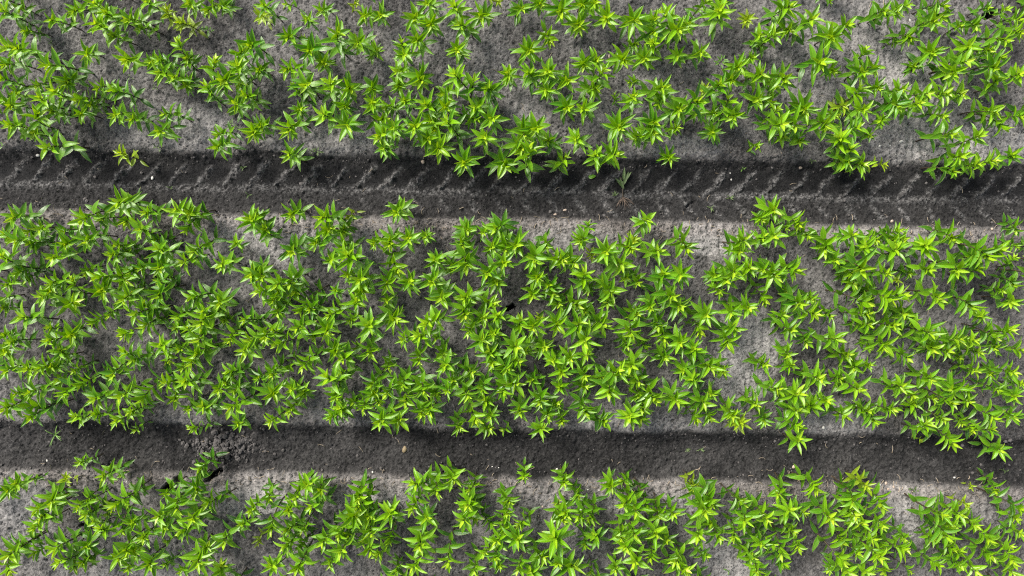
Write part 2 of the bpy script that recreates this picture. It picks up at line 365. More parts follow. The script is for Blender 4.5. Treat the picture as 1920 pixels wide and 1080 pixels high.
# rosette centres seen in the photograph, by 480 x 270 tile: x, y, radius, each in quarter photo pixels
TILES = {
(0,0): "20 75 110,130 60 85,390 150 90,190 230 90,290 270 60,550 70 120,640 170 80,720 30 110,800 100 110,730 180 100,960 140 120,1060 80 90,860 270 90,1040 200 90,1250 80 80y,1350 165 90y,1110 20 100,1290 20 80,1420 30 100,1560 60 110,1660 40 110,1740 60 80,1340 330 110,60 350 120,150 370 120,220 410 90,40 480 100,370 490 120,430 520 90,30 590 100,120 700 90,280 640 90,510 620 110,300 740 110,410 690 110,80 790 110,380 830 100,280 870 120,230 890 90,90 940 110,260 1000 90,370 1060 100,590 740 100,680 780 90,610 850 90,640 400 90,740 450 70,940 440 120,740 660 90,860 680 110,830 740 90,860 860 110,990 890 90,1090 410 90,1130 460 110,1210 450 100,1200 540 110,1310 580 110,1400 640 100,1400 440 90,1540 400 80,1610 480 120,1640 400 70,1520 540 70,1800 510 120,1820 400 110,1880 340 110,1690 610 120,1560 660 110,1810 620 90,1850 720 110,1770 780 110,1240 850 110,1290 890 80,1190 980 110,1640 1010 90,1900 990 100",
(480,0): "60 40 100,40 110 80y,140 100 80,230 30 60,490 70 100,510 20 70,380 140 75,740 20 70y,810 110 100,860 160 80,890 10 80,930 100 120,990 50 80,990 150 50,1190 130 110,1310 170 110,1290 20 100,1490 50 120,1410 20 80,1690 110 120,1620 100 70,1540 190 120,1610 210 80,1130 220 80,1210 300 120,1090 330 100,1110 410 110,1190 460 80,1510 370 120,1550 410 80,240 270 100,290 320 70,400 370 120,440 430 90,500 460 100,610 260 130,760 310 110,770 370 70,890 370 100,600 470 75,350 280 42y,235 510 120,240 570 70,370 630 130,290 660 90,330 730 80,550 620 110,690 650 130,570 750 80,660 790 110,500 850 110,560 870 70,320 820 85,240 960 110,40 940 110,250 1040 90,40 1040 90,680 930 120,20 400 90,20 520 90,10 700 80,1890 550 100,1900 640 70,870 660 100,930 690 85,870 770 110,900 820 90,980 800 110,950 890 110,1060 530 90,1110 560 70,1230 590 140,1070 640 100,1120 750 110,1100 690 70,1500 570 120,1490 640 80,1410 700 110,1630 620 110,1740 660 110,1480 730 80,1280 780 120,1200 790 80,1420 795 110,1650 800 120,1370 840 80,1310 900 110,1440 920 120,1640 890 100,1770 890 120,1030 950 110,930 1010 110,1190 950 130,1340 970 100,1710 1030 110,1290 1040 110,1400 1060 80,1810 10 70y,1900 130 45",
(960,0): "70 60 110,160 30 60,10 130 60,210 20 80,370 80 120,500 180 120,530 30 110,620 20 90,700 60 80,710 130 120,730 200 55,920 150 120,930 270 75,920 330 75,1070 140 100,1150 100 100,1170 40 80,1060 240 110,1060 330 90,1240 220 130,1310 180 120,1290 240 75,1550 90 120,1570 20 100,1610 80 80,1450 20 90,1660 20 80,1760 150 85y,280 290 100,130 370 120,150 440 75,540 480 110,630 450 110,680 540 120,630 560 75,830 450 110,990 440 120,1000 490 65,1240 420 110,1410 400 120,1370 470 90,1860 270 90,1860 340 80,130 550 110,270 530 110,410 600 120,20 610 90,260 670 110,180 690 85,620 660 120,620 740 65,410 800 120,540 810 110,900 610 68,770 720 50,910 730 88,1120 660 130,1100 760 120,1120 830 75,1540 650 110,1640 600 110,1690 510 100,1790 440 80,1440 670 65y,1620 760 110,1380 760 130,1390 850 85,1250 820 120,1290 880 85,1850 740 120,1870 820 90,1860 560 110,1660 870 120,1520 850 85,1500 990 110,1440 960 75,1230 960 75,90 1000 120,180 960 120,270 1050 110,480 1040 120,800 950 130,740 880 60,940 1020 110,1060 920 120,1070 990 120,750 1050 75,1780 1070 60",
(1440,0): "140 60 120,240 30 70,320 150 120,300 210 75,150 220 110,40 260 110,60 320 85,590 190 110,480 270 130,500 310 70,470 8 50,870 80 110,960 90 100,1040 40 90,1060 280 105,950 320 40,1320 30 100,1310 110 120,1390 120 80,1230 160 100,1230 50 75,1500 90 75,1640 60 90,1550 190 90,1640 180 60,1430 200 75,1870 20 70,1880 140 100,1770 300 120,1880 240 100,1690 300 75,400 460 130,490 530 85,440 580 75,720 390 88,700 540 120,800 510 100,1260 370 110,1160 370 75,1140 470 75,1200 420 60,1500 350 130,1440 320 90,1460 470 130,1530 410 75,1380 540 120,1330 500 75,1460 560 65,1680 510 110,1730 430 100,1700 600 110,1740 690 80,1600 640 75,1650 380 90,1870 560 100,1840 620 80,1890 660 80,120 590 120,110 510 90,60 640 100,210 650 80,690 670 130,820 660 90,690 750 90,810 720 60,1000 670 90,980 780 120,910 760 75,980 850 85,1190 700 120,1120 780 120,1100 740 80,1320 700 130,1240 660 75,1450 700 110,570 790 110y,500 860 85,710 820 110,280 810 120,30 770 100,60 830 100,240 740 75,100 930 110,200 940 120,430 930 120,340 930 75,650 960 120,640 880 80,770 1010 80,540 1040 100,240 1050 100,120 1020 85,690 1030 80,860 900 75,1300 870 100,1370 870 80,1690 840 120,1590 840 75,1770 940 100,1890 870 90,1380 1000 110,1300 1010 85,1580 1020 120,1480 1020 75",
(0,270): "360 20 120,880 60 85y,1630 20 110,860 430 115,100 550 120,190 590 85,620 560 120,530 610 90,480 650 90,1090 510 110,1180 545 50,1320 490 120,1410 520 100,1380 620 110,1450 640 85,760 560 100,900 560 110,990 610 75,210 650 100,300 640 85,30 680 90,110 720 120,230 740 100,490 750 110,650 720 110,690 690 80,1050 640 110,870 760 110,840 830 110,930 810 85,1190 790 120,1150 720 85,1130 830 75,1280 760 75,1450 800 110,1380 880 110,1500 840 85,1890 570 110,1770 740 90,1820 790 60,1660 900 100,1710 910 65,1880 980 110,400 850 120,20 850 110,130 880 75,130 960 90,200 1010 90,260 990 55,640 960 100,600 900 75,740 1000 130,960 960 100,920 1020 110,1050 930 85,1000 1040 75,1190 920 120,1190 1030 100,1250 940 75,1060 1050 85,370 1040 110,540 1030 80,620 1050 65,50 1050 90",
(480,270): "230 60 110,200 80 70,960 30 100,1370 30 120,1280 30 75,1420 60 75,1560 130 120,1870 140 120,1720 20 80,260 520 110,10 550 110,75 640 120,160 640 65,510 550 120,690 540 60y,540 640 100,660 650 100,1050 500 110,460 740 120,530 740 80,650 780 110,690 840 120,570 870 90,270 800 110,890 740 90,1000 740 120,1140 710 100,1030 790 75,1120 780 75,1270 690 88,1280 740 55,1580 640 100,1710 660 75,1810 630 110,1870 780 120,1770 770 110,1550 750 100,1340 870 100,1570 890 140,1460 930 75,1740 960 120,1800 1030 100,1860 890 110,1810 860 75,1050 930 110,1150 1030 110,1320 1030 120,980 1050 100,690 980 85,780 1020 120,650 1030 75,860 990 75,30 990 110,160 1050 110,260 1040 110,230 990 75",
(960,270): "130 40 120,60 20 110,270 10 100,390 100 120,490 30 85,630 80 120,770 70 120,900 10 75,1180 100 82,1830 15 70,1010 570 110,570 610 90,640 590 85,520 720 100,580 670 60,480 780 85,910 730 78y,20 690 80,30 760 110,260 760 100,170 860 120,370 870 110,460 890 130,440 830 75,710 810 130,600 840 60y,690 870 75,890 780 110,820 900 120,940 830 75,1090 800 120,1110 830 70,1310 770 130,1130 980 110,1270 980 120,1230 900 75,1080 940 75,540 980 120,600 1060 75,700 970 75,690 1050 85,940 1030 110,860 1000 85,190 1000 110,280 1060 100,180 930 75,1740 720 120,1710 800 110,1880 700 100,1890 560 80,1780 930 110,1670 960 110,1590 980 100,1610 1020 110,1520 990 85,1890 940 90",
(1440,270): "250 20 100,510 10 75,620 40 110,600 130 120,540 120 85,720 150 120,890 145 62y,1420 20 75,1450 90 120,1410 190 110,1360 70 75,1590 140 110,1560 80 75,1710 120 100,1640 20 75,1840 80 90,60 490 110,20 530 75,240 590 110,210 640 75,290 680 100,250 720 75,140 630 60,50 690 110,100 720 65,640 680 110,690 640 75,980 650 90,1070 650 65,940 720 100,1030 720 85,800 720 90,730 770 110,680 750 75,840 760 80,1390 700 120,1330 740 75,1190 760 110,1170 680 75,960 790 120,440 780 120,370 770 85,510 870 110,430 880 65,1660 830 120,1550 850 110,1600 790 75,1740 800 110,1840 860 80,1880 760 75,1900 640 90,700 930 130,630 970 100,600 920 75,640 1040 100,190 940 120,60 980 120,140 870 75,30 880 75,880 970 100,970 1020 50y,960 1060 65,1190 940 130,1100 900 75,1060 970 75,1430 940 130,1360 920 85,1480 900 75,1570 940 110,1850 1050 90,1770 1060 65,1890 970 60,1250 1060 50",
(0,540): "310 60 110,370 20 100,430 30 75,530 110 120,590 60 75,760 20 110,930 80 120,870 100 75,1010 20 85,1080 130 110,1020 190 110,1180 50 110,170 220 130,240 170 75,20 150 80,90 400 110,30 350 85,20 480 100,120 330 75,150 420 75,370 300 90,480 290 75,370 390 110,530 350 110,450 470 110,700 250 120,740 260 80,690 330 65,810 200 65,1080 280 110,1150 260 75,930 340 110,1440 70 110,1640 110 130,1580 110 65,1530 180 100,1510 250 120,1330 220 90,1320 300 85,1670 240 90,1830 240 110,1410 310 100,1480 380 120,1340 360 75,1210 430 110,1350 460 75,1720 380 90,1820 470 120,1860 390 100,930 490 110,1000 540 110,1000 450 75,1060 560 75,1260 530 100,1430 550 120,1480 490 110,70 610 110,210 610 85,300 600 110,380 590 100,550 620 80,460 570 75,840 640 110,780 670 75,900 600 75,610 720 110,650 700 75,480 790 120,430 690 75,430 800 90,230 780 110,130 790 75,710 830 110,760 850 85,1360 600 85,1400 700 110,1430 670 75,1390 740 75,1240 710 110,1730 630 110,1690 700 85,1890 640 90,1640 760 110,1760 770 100,1620 830 65,910 810 110,1080 810 130,1060 740 75,50 900 120,200 890 110,240 960 110,700 950 80,760 930 65,560 970 100,880 990 110,980 930 100,1050 990 75,890 1050 85,1020 1060 65,1310 830 90,1400 860 75,1420 900 85,1520 890 130,1740 890 120,1680 840 75,1800 930 90,1790 1010 85,1440 1050 80",
(480,540): "30 20 110,170 30 110,130 90 100,280 30 110,330 150 110,410 150 110,150 180 120,560 200 110,310 300 110,380 300 65,130 320 85,60 360 110,160 420 120,530 320 110,430 360 85,590 380 75,600 20 75,640 70 65,750 100 120,780 60 80,800 20 100,690 40 75,990 10 100,980 90 75,1010 110 65,1180 10 65,1390 70 120,1570 70 120,1770 110 120,1560 190 120,1700 220 100,1810 210 100,1320 180 65,1290 260 110,1250 300 80,1230 360 110,1350 380 65,850 280 130,710 240 75,740 290 75,830 210 75,1030 230 120,930 330 80,1080 170 65,1110 380 110,1070 350 75,1600 320 110,1690 390 110,1780 340 85,1570 380 65,590 470 110,660 520 110,710 570 75,750 450 65,850 480 120,900 420 75,990 590 82,950 510 55,1040 530 40,1220 540 110,1400 500 110,1420 580 110,1380 640 75,1750 480 120,1770 560 110,1750 620 85,1880 600 100,1890 450 85,1610 630 110,1630 560 55,350 580 120,260 530 75,230 600 85,60 580 80,120 640 110,20 670 100,540 680 130,640 640 85,700 640 75,870 720 110,880 790 100,980 790 100,1100 720 100,1250 760 110,1440 760 110,1350 790 85,1500 820 75,1580 800 110,1600 850 85,1480 690 90,1700 750 110,1720 850 85,1860 770 110,1790 870 65,120 790 120,150 740 85,170 840 75,260 760 110,350 780 85,600 820 110,620 910 100,720 860 90,800 900 90,910 860 85,940 880 75,890 920 75,1120 850 100,1200 900 75,1240 930 100,1300 920 110,1360 870 75,250 920 100,300 880 75,110 1000 110,160 980 75,560 970 90,560 1040 75,930 1000 110,1070 990 110,1240 1000 90,1640 970 110,1760 960 85,1740 1050 85,1520 1040 80,1860 1060 60,1580 890 75",
(960,540): "150 50 120,310 40 110,570 20 90,740 30 110,720 110 85,350 120 90,480 120 110,550 170 85,60 250 100,160 290 110,210 230 55y,340 280 120,500 270 110,680 270 110,1040 140 110,1000 90 75,1010 180 75,1190 60 110,1250 130 120,1180 140 75,930 190 100,890 330 130,890 250 75,1090 280 90,1140 370 100,1150 330 75,1460 200 120,1390 190 85,1410 310 120,1650 180 110,1770 150 100,1600 120 75,1660 300 100,1900 80 100,1560 20 100,1480 10 75,550 390 130,30 440 110,100 470 100,240 440 110,40 550 90,190 510 48,440 530 110,420 480 75,560 500 100,310 540 100,290 590 65,860 430 90,1000 430 90,1260 410 100,1240 360 75,1360 460 120,1610 400 110,1570 340 75,1140 520 110,1130 610 65,790 630 120,900 590 110,940 690 120,940 590 65,540 650 120,370 630 100,660 660 75,1480 590 120,1580 620 90,1290 620 100,1350 680 110,1240 580 85,1350 710 70,20 720 110,150 690 90,360 740 100,460 740 75,540 740 85,730 770 120,700 840 65,1060 820 120,1060 770 75,1100 870 65,950 810 85,1190 760 55,1230 840 110,1300 830 75,1590 790 80,1500 800 85,1440 860 120,1550 870 65,1820 870 100,1890 570 90,1910 760 75,210 840 120,60 920 110,90 840 65,330 870 85,410 900 75,340 940 75,270 950 100,370 990 85,550 920 110,510 980 65,680 990 120,880 960 110,980 900 100,970 980 85,840 920 65,1370 970 100,1370 900 75,1480 970 100,1650 950 110,1710 1010 100y,1900 1000 90,1800 1050 75,1410 1050 75,220 1050 90",
(1440,540): "590 10 90,20 100 90,150 20 75,230 110 120,330 80 75,340 190 120,460 200 90,750 20 90,740 110 110,740 190 100,690 190 75,900 80 120,1000 50 110,870 120 75,1270 70 120,1250 20 75,1530 130 120,1610 210 90,1010 190 110,970 210 65,750 270 110,940 280 110,1080 240 85,110 200 85,170 310 120,200 280 80,120 370 75,280 400 110,320 370 75,510 380 120,580 370 85,1200 330 120,1130 270 75,1240 450 100,1280 310 65,1420 390 120,1380 320 75,1520 390 100,1350 470 110,1580 480 100,1530 510 75,1440 520 75,1800 320 110,1690 360 100,1700 440 100,1770 510 75,1880 460 90,1830 100 110,1760 20 75,1880 150 85,1780 130 75,860 430 110,760 440 75,920 470 90,1040 520 110,590 500 110,560 540 75,150 500 100,170 580 85,120 450 75,10 550 65,660 600 110,760 580 80,540 680 110,680 760 120,660 800 65,690 710 75,380 680 100,330 710 65,460 700 75,270 640 55,400 620 75,1220 680 110,1230 640 75,1340 690 75,1130 670 65,1560 620 100,1680 640 85,1830 630 120,1860 670 80,1720 690 75,1480 670 65,1000 740 110,1080 800 110,960 800 75,1390 760 110,1330 760 80,1500 750 85,1370 850 120,1500 850 85,1240 830 75,1100 870 100,1080 900 75,790 850 65,60 750 110,20 690 55,210 790 120,170 740 75,280 830 85,430 780 65,440 850 85,320 880 100,210 920 100,260 1000 85,220 1030 100,310 940 75,920 910 110,860 900 90,750 920 85,800 990 90,580 960 100,580 1040 75,1850 810 100,1720 760 75,1790 880 75,1900 720 75,1680 960 110,1600 930 75,1840 960 90,1640 1010 75,1760 990 75,1310 980 100,1190 1030 90,1660 1060 100,1540 1060 75,1100 1010 55,1900 1000 65,10 990 75,30 1050 75,1450 1010 65",
(0,810): "570 240 90,640 240 50,490 350 68y,750 340 110,830 350 75,890 330 50,1490 280 110,60 440 110,120 390 85,240 360 45,1260 450 100,1460 440 100,1500 440 75,1320 560 130,1550 540 100,1600 600 75,260 590 120,360 530 110,430 500 75,210 630 85,290 650 110,250 720 110,390 590 75,580 560 110,650 520 110,700 480 75,870 540 110,950 520 100,970 480 75,630 630 100,720 620 75,690 680 85,740 740 100,790 620 65,1180 640 110,1230 720 110,1190 740 80,1130 730 75,1450 640 110,1380 740 120,1420 720 75,900 740 100,930 690 85,990 680 75,1080 790 120,1100 840 65,1820 690 90,1840 730 55,1890 580 80,1680 820 110,1690 760 75,1740 720 55,1540 870 100,1600 890 75,100 880 120,50 930 110,200 840 55,240 920 100,290 860 75,400 880 120,450 820 75,440 980 110,490 910 75,640 860 100,650 780 75,690 830 75,870 960 120,930 900 100,900 860 75,1000 900 100,960 1020 85,1110 1000 110,1200 960 75,1230 1000 75,1250 820 55,1480 980 120,1650 1020 110,1690 980 75,1350 1050 80,520 1020 110,600 990 85,640 970 75,40 1040 110,130 1010 55,1480 1050 85",
(480,810): "100 490 95,150 470 65,20 570 80,380 400 110,350 350 60,480 440 110,430 370 65,290 490 100,420 560 110,490 560 75,240 590 110,340 590 75,440 630 75,770 560 110,770 490 100,820 500 65,730 640 120,690 590 75,830 640 110,880 580 75,1000 610 110,1080 600 55,1200 390 110,1350 440 120,1470 360 100,1180 560 100,1210 520 85,1280 640 120,1290 690 70,1610 430 90,1590 540 120,1560 660 130,1640 640 85,1890 510 100,1830 610 85,1880 590 90,1890 650 75,1860 720 75,110 710 110,180 690 85,240 730 100,290 680 85,350 730 85,620 770 100,690 770 100,640 690 75,720 700 75,860 750 110,1000 800 110,800 820 85,500 830 110,230 850 110,250 880 80,170 870 75,330 860 85,640 890 110,690 840 75,850 880 110,880 850 70,920 920 85,930 980 60,1230 840 130,1210 900 80,1290 860 75,1440 960 120,1450 900 70,1810 810 110,1760 690 85,1800 920 110,1820 870 85,1880 870 75,1720 900 85,1820 1000 85,1760 960 65,560 980 100,550 1040 85,630 1020 65,110 1010 110,310 1020 110,340 980 75,290 930 75,1190 1000 110,1120 1040 75,1050 1040 80,1640 1030 110,1400 1050 80,10 830 58y",
(960,810): "90 340 80,390 380 110,490 460 90,740 410 110,840 370 70,1370 420 75y,340 520 45y,20 500 90,20 590 85,60 680 90,40 790 110,400 600 110,370 640 100,510 630 120,590 640 120,410 700 85,320 790 130,620 780 120,550 840 90,690 740 65,530 770 55,850 540 110,830 500 75,930 590 110,1020 560 110,990 490 75,960 630 75,1100 640 120,1120 690 75,1210 610 110,1250 570 85,1240 690 75,920 770 120,920 700 75,820 790 120,850 860 120,930 920 70,1080 770 110,1160 810 100,1050 850 75,1240 800 75,1440 580 120,1490 530 110,1490 690 90,1400 780 110,1360 720 75,1550 780 110,1720 530 110,1750 560 80,1750 660 110,1670 650 75,1900 640 110,1670 780 100,1690 730 75,1860 840 110,1840 770 85,1790 930 100,1450 930 78,1450 880 50,930 980 110,900 1040 85,1050 940 90,1110 1000 65,1240 970 110,1220 920 75,1290 1040 110,1830 1030 110,1740 970 75,1900 1000 75,220 930 110,50 1010 110,60 950 75,140 1050 100,340 980 80,450 1010 130,510 990 75,780 1040 100,720 1050 75,590 1050 65",
(1440,810): "230 60 110,1150 60 42y,1380 70 120,1340 20 75,1760 140 120,1730 90 75,100 470 110,110 420 75,160 590 110,260 600 110,390 610 80,460 640 120,370 430 100,750 410 100y,660 530 110,650 620 120,870 550 110,880 590 70,830 520 75,760 600 75,850 690 120,700 680 100,710 740 75,180 740 90,80 740 75,20 830 110,100 900 110,230 860 110,120 990 100,140 1040 75,560 820 110,570 760 75,780 800 110,730 810 75,820 920 130,880 870 90,670 900 110,920 800 75,1010 880 110,1030 800 85,1050 930 65,550 960 120,620 950 65,600 1050 110,470 1040 75,740 1050 110,720 1000 75,880 1050 90,1060 1040 65,840 980 75,1290 610 120,1250 580 75,1440 620 110,1480 540 65y,1470 500 50,1370 700 110,1330 680 75,1540 690 90,1340 770 120,1380 800 80,1270 740 75,1240 800 75,1660 800 120,1590 790 75,1800 850 90,1280 820 75,1380 880 100,1440 900 100,1240 880 75,1310 930 75,1670 930 110,1530 940 75,1840 960 110,1880 940 80,1270 990 110,1260 1050 85,1440 1000 90,1390 1060 75,1560 1040 110,1870 560 110,1870 500 75,1850 640 85,1800 670 75,1890 760 90,1740 450 80,1700 410 65,1540 420 42y,1830 1050 90",
}
# ------------------------------------------------------------------ lily plants
def leaf(base, out, up, L, W, curl, fold, age, tint, twist=0.0, nv=7):
    """One pointed, channelled lily leaf: 5 points across, nv along.  out/up: unit vectors of its start direction and face."""
    side = out.cross(up).normalized()
    V = []; A = []
    p = base.copy(); d = out.copy(); n = up.copy()
    ds = L / (nv - 1)
    for i in range(nv):
        v = i / (nv - 1)
        w = W * .5 * (math.sin(math.pi * min(1, v * .93 + .07) ** .82) ** .85 * (1 - .18 * v) + .012) if v < 1 else W * .004
        s2 = side * math.cos(twist * v) + n * math.sin(twist * v)
        n2 = s2.cross(d).normalized()
        if n2.dot(n) < 0: n2 = -n2
        for u in (-1, -.5, 0, .5, 1):
            V.append(p + s2 * (u * w * math.cos(fold)) + n2 * (abs(u) ** 1.15 * w * math.sin(fold)))
            A.append((age, u, v, tint))
        p = p + d * ds
        q = Quaternion(side, -curl / (nv - 1) * (0.4 + 1.2 * v))
        d = q @ d; n = q @ n
    F = []
    for i in range(nv - 1):
        for j in range(4):
            a = i * 5 + j
            F.append((a, a + 1, a + 6, a + 5))
    return V, F, A

class Bag:
    def __init__(self): self.V = []; self.F = []; self.A = []
    def add(self, V, F, A):
        o = len(self.V); self.V += [tuple(v) for v in V]; self.F += [tuple(i + o for i in f) for f in F]; self.A += A
    def tube(self, pts, radii, n=6, age=0.0, tint=.5):
        V = []; F = []; A = []
        for i, p in enumerate(pts):
            d = (pts[min(i + 1, len(pts) - 1)] - pts[max(i - 1, 0)]).normalized()
            a = d.orthogonal().normalized(); b = d.cross(a)
            for k in range(n):
                t = 2 * math.pi * k / n
                V.append(p + (a * math.cos(t) + b * math.sin(t)) * radii[i]); A.append((age, 0.3, .5, tint))
        for i in range(len(pts) - 1):
            for k in range(n):
                F.append((i * n + k, i * n + (k + 1) % n, (i + 1) * n + (k + 1) % n, (i + 1) * n + k))
        self.add(V, F, A)
    def arrays(self):
        A = np.array(self.A, dtype=np.float32)
        return np.array(self.V, dtype=np.float32), np.array(self.F, dtype=np.int32), A
    def mesh(self, name, mat):
        V, F, A = self.arrays()
        return np_mesh(name, V, F, {'age': A[:, 0], 'u': A[:, 1], 'v': A[:, 2], 'tint': A[:, 3]}, True, [mat])

TOPS = []
HT = 0.29                     # stem height of a full-grown plant
def grow(seed, sparse=False):
    """Bags for stem, foliage (down the stem), leaf_rosette (the star seen from above) and shoot_tip."""
    r = random.Random(seed)
    bags = {k: Bag() for k in ('stem', 'foliage', 'leaf_rosette', 'shoot_tip')}
    top = math.radians(min(66, abs(r.gauss(0, 30)) + 4))      # how far the shoot nods over, towards +X
    wob = r.uniform(-.35, .35); start = r.uniform(.05, .5)
    N = 40; P_ = [Vector((0, 0, 0))]; T_ = []
    for i in range(N):
        t = (i + .5) / N
        a = top * (max(0, t - start) / (1 - start)) ** 1.25
        side_ = wob * a
        T_.append(Vector((math.sin(a) * math.cos(side_), math.sin(a) * math.sin(side_), math.cos(a))))
        P_.append(P_[-1] + T_[-1] * (HT / N))
    def sp(t):
        f = min(max(t, 0), 1) * N; i = min(int(f), N - 1)
        return P_[i].lerp(P_[i + 1], f - i)
    def frame(t): return Vector((0, 0, 1)).rotation_difference(T_[min(int(min(max(t, 0), .999) * N), N - 1)])
    pts = [sp(t) for t in (0, 0, .2, .4, .6, .8, .9, 1.0)]
    pts[0] = Vector((0, 0, -.04))
    TOPS.append(sp(.94))
    bags['stem'].tube(pts, [.0046, .0044, .0041, .0038, .0034, .0029, .0025, .0018])
    n_low, n_ros, n_tip = r.randint(5, 9), r.randint(6, 8), r.randint(3, 5)
    if sparse: n_low, n_ros, n_tip = r.randint(2, 4), r.randint(5, 6), 3
    ang = r.uniform(0, 6.28)
    plantt = r.random()
    def put(bag, t, L, W, el, curl, fold, age):
        nonlocal ang
        ang += 2.39996 + r.uniform(-.30, .30)
        e = math.radians(el)
        out = Vector((math.cos(ang) * math.cos(e), math.sin(ang) * math.cos(e), math.sin(e)))
        up = Vector((-math.cos(ang) * math.sin(e), -math.sin(ang) * math.sin(e), math.cos(e)))
        fr = frame(t); out = fr @ out; up = fr @ up
        roll = Quaternion(out, r.uniform(-.5, .5)); up = roll @ up
        V, F, A = leaf(sp(t) + out * .001, out, up, L, W, curl, fold,
                       min(1, max(0, age + r.uniform(-.08, .08))), min(1, max(0, .5 * plantt + .5 * r.random())), r.uniform(-.5, .5))
        bags[bag].add(V, F, A)
    for i in range(n_low):
        q = i / max(1, n_low - 1)
        put('foliage', .26 + .48 * q, r.uniform(.074, .100), r.uniform(.027, .034), r.uniform(0, 24), math.radians(r.uniform(15, 55)), math.radians(r.uniform(12, 26)), .10 + .30 * q)
    for i in range(n_ros):
        q = i / max(1, n_ros - 1)
        put('leaf_rosette', .76 + .16 * q, r.uniform(.084, .116) * (1 - .18 * q), r.uniform(.032, .041), r.uniform(8, 34) + 24 * q, math.radians(r.uniform(5, 68)), math.radians(r.uniform(32, 52)), .42 + .30 * q)
    for i in range(n_tip):
        q = i / max(1, n_tip - 1)
        put('shoot_tip', .93 + .06 * q, r.uniform(.054, .074) * (1 - .34 * q), r.uniform(.020, .027), 32 + 34 * q, math.radians(r.uniform(-25, 10)), math.radians(r.uniform(28, 44)), .84 + .16 * q)
    return bags

NVAR, NSP = 40, 8
BAGS = [grow(100 + i) for i in range(NVAR)] + [grow(300 + i, True) for i in range(NSP)]
PART_ORDER = ('stem', 'foliage', 'leaf_rosette', 'shoot_tip')
MESHES = {}
def part_mesh(var, part, yellow):
    key = (var, part, yellow)
    if key not in MESHES:
        MESHES[key] = BAGS[var][part].mesh(part, STEM if part == 'stem' else (LEAF_Y if yellow else LEAF))
    return MESHES[key]

# --- the rosettes seen in the photograph, largest first, thinned where two marks sit on one plant
marks = []
for (ox, oy), txt in TILES.items():
    for s in txt.split(','):
        a = s.split(); y = a[2].endswith('y')
        marks.append([ox + int(a[0]) / 4, oy + int(a[1]) / 4, int(a[2].rstrip('y')), y])
marks.sort(key=lambda m: (-m[2], m[0]))
kept = []
for m in marks:
    lim = 9.0 if m[2] >= 110 else (11.5 if m[2] >= 100 else (18.5 if m[2] >= 84 else 25.0))
    if m[1] < 300: lim *= 1.15
    if m[3] or all((m[0] - k[0]) ** 2 + (m[1] - k[1]) ** 2 > lim * lim for k in kept): kept.append(m)

def pose(px, py, R, jit, var):
    """World matrix of a plant whose rosette the photo shows at (px, py) with radius R quarter pixels."""
    s = max(.30, R / 120.0) * jit.uniform(.84, 1.12)
    sz = s * jit.uniform(.82, 1.12)
    top = TOPS[var]
    # shoots nod mostly towards the bottom of the picture and outwards, some any way
    if jit.random() < .62:
        d = Vector(((px - 960) / 960 * .8, -.75)); turn = math.atan2(d.y, d.x) + jit.gauss(0, .7)
    else: turn = jit.uniform(0, 6.283)
    h = top.z * sz
    x, y = at(px, py, h)
    lean = Vector((jit.gauss(-.004, .018), jit.gauss(-.014, .018), 0)) * min(1, s)
    tilt = Vector((0, 0, 1)).rotation_difference(Vector((lean.x, lean.y, h)).normalized())
    L = tilt.to_matrix().to_4x4() @ Matrix.Rotation(turn, 4, 'Z') @ Matrix.Diagonal((s, s, sz, 1))
    q = L @ top
    bx, by = x - q.x, y - q.y
    return Matrix.Translation((bx, by, height(bx, by) - .004)) @ L

jit = random.Random(5)
plants = []
for (px, py, R, yel) in kept:
    sparse = R < 72
    var = NVAR + jit.randrange(NSP) if sparse else jit.randrange(NVAR)
    plants.append(dict(px=px, py=py, R=R, yel=yel, var=var, M=pose(px, py, R, jit, var)))

def in_frame(p): return 6 < p['px'] < 1914 and 6 < p['py'] < 1074
yel = [p for p in plants if p['yel']]
rest = [p for p in plants if not p['yel']]
lone = []
for p in rest:                                           # plants standing by themselves show whole
    d = min(((p['px'] - q['px']) ** 2 + (p['py'] - q['py']) ** 2 for q in plants if q is not p), default=1e9) ** .5
    p['lone'] = d
rest.sort(key=lambda p: -(p['R'] + min(p['lone'], 40) * .8) if in_frame(p) else 0)
solo = yel + rest[:300 - len(yel)]
mass = rest[300 - len(yel):]

# --- labels
def edge_y(rut, which, x): e = RUTS[rut][which]; return e[0] + (e[1] - e[0]) * x / 1920
def where(p):
    x, y = p['px'], p['py']
    t0, b0, t1, b1 = edge_y(0, 0, x), edge_y(0, 1, x), edge_y(1, 0, x), edge_y(1, 1, x)
    if y < 26: return 'at the top edge'
    if y > 1052: return 'at the bottom edge'
    if abs(y - t0) < 26: return "on the treaded track's upper rim"
    if abs(y - b0) < 30: return "on the treaded track's lower rim"
    if abs(y - t1) < 26: return "on the smooth track's upper rim"
    if abs(y - b1) < 34: return "on the smooth track's lower rim"
    if y < t0: return 'in the upper bed'
    if y < t1: return 'in the middle bed'
    return 'in the lower bed'
def label(p, nd=0):
    size = 'big' if p['R'] >= 125 else ('broad' if p['R'] >= 115 else ('mid-sized' if p['R'] >= 95 else 'small'))
    if p['R'] < 60: size = 'tiny'
    col = 'yellowish' if p['yel'] else 'green'
    lone_ = 'lone ' if p.get('lone', 0) > 48 and not p['yel'] else ''
    w = where(p)
    pos = f"{p['px'] / 19.2:.{nd}f}% across"
    if 'rim' not in w and 'edge' not in w: pos += f", {p['py'] / 10.8:.{nd}f}% down"
    return f"{size} {lone_}{col} lily {w}, {pos} the picture"

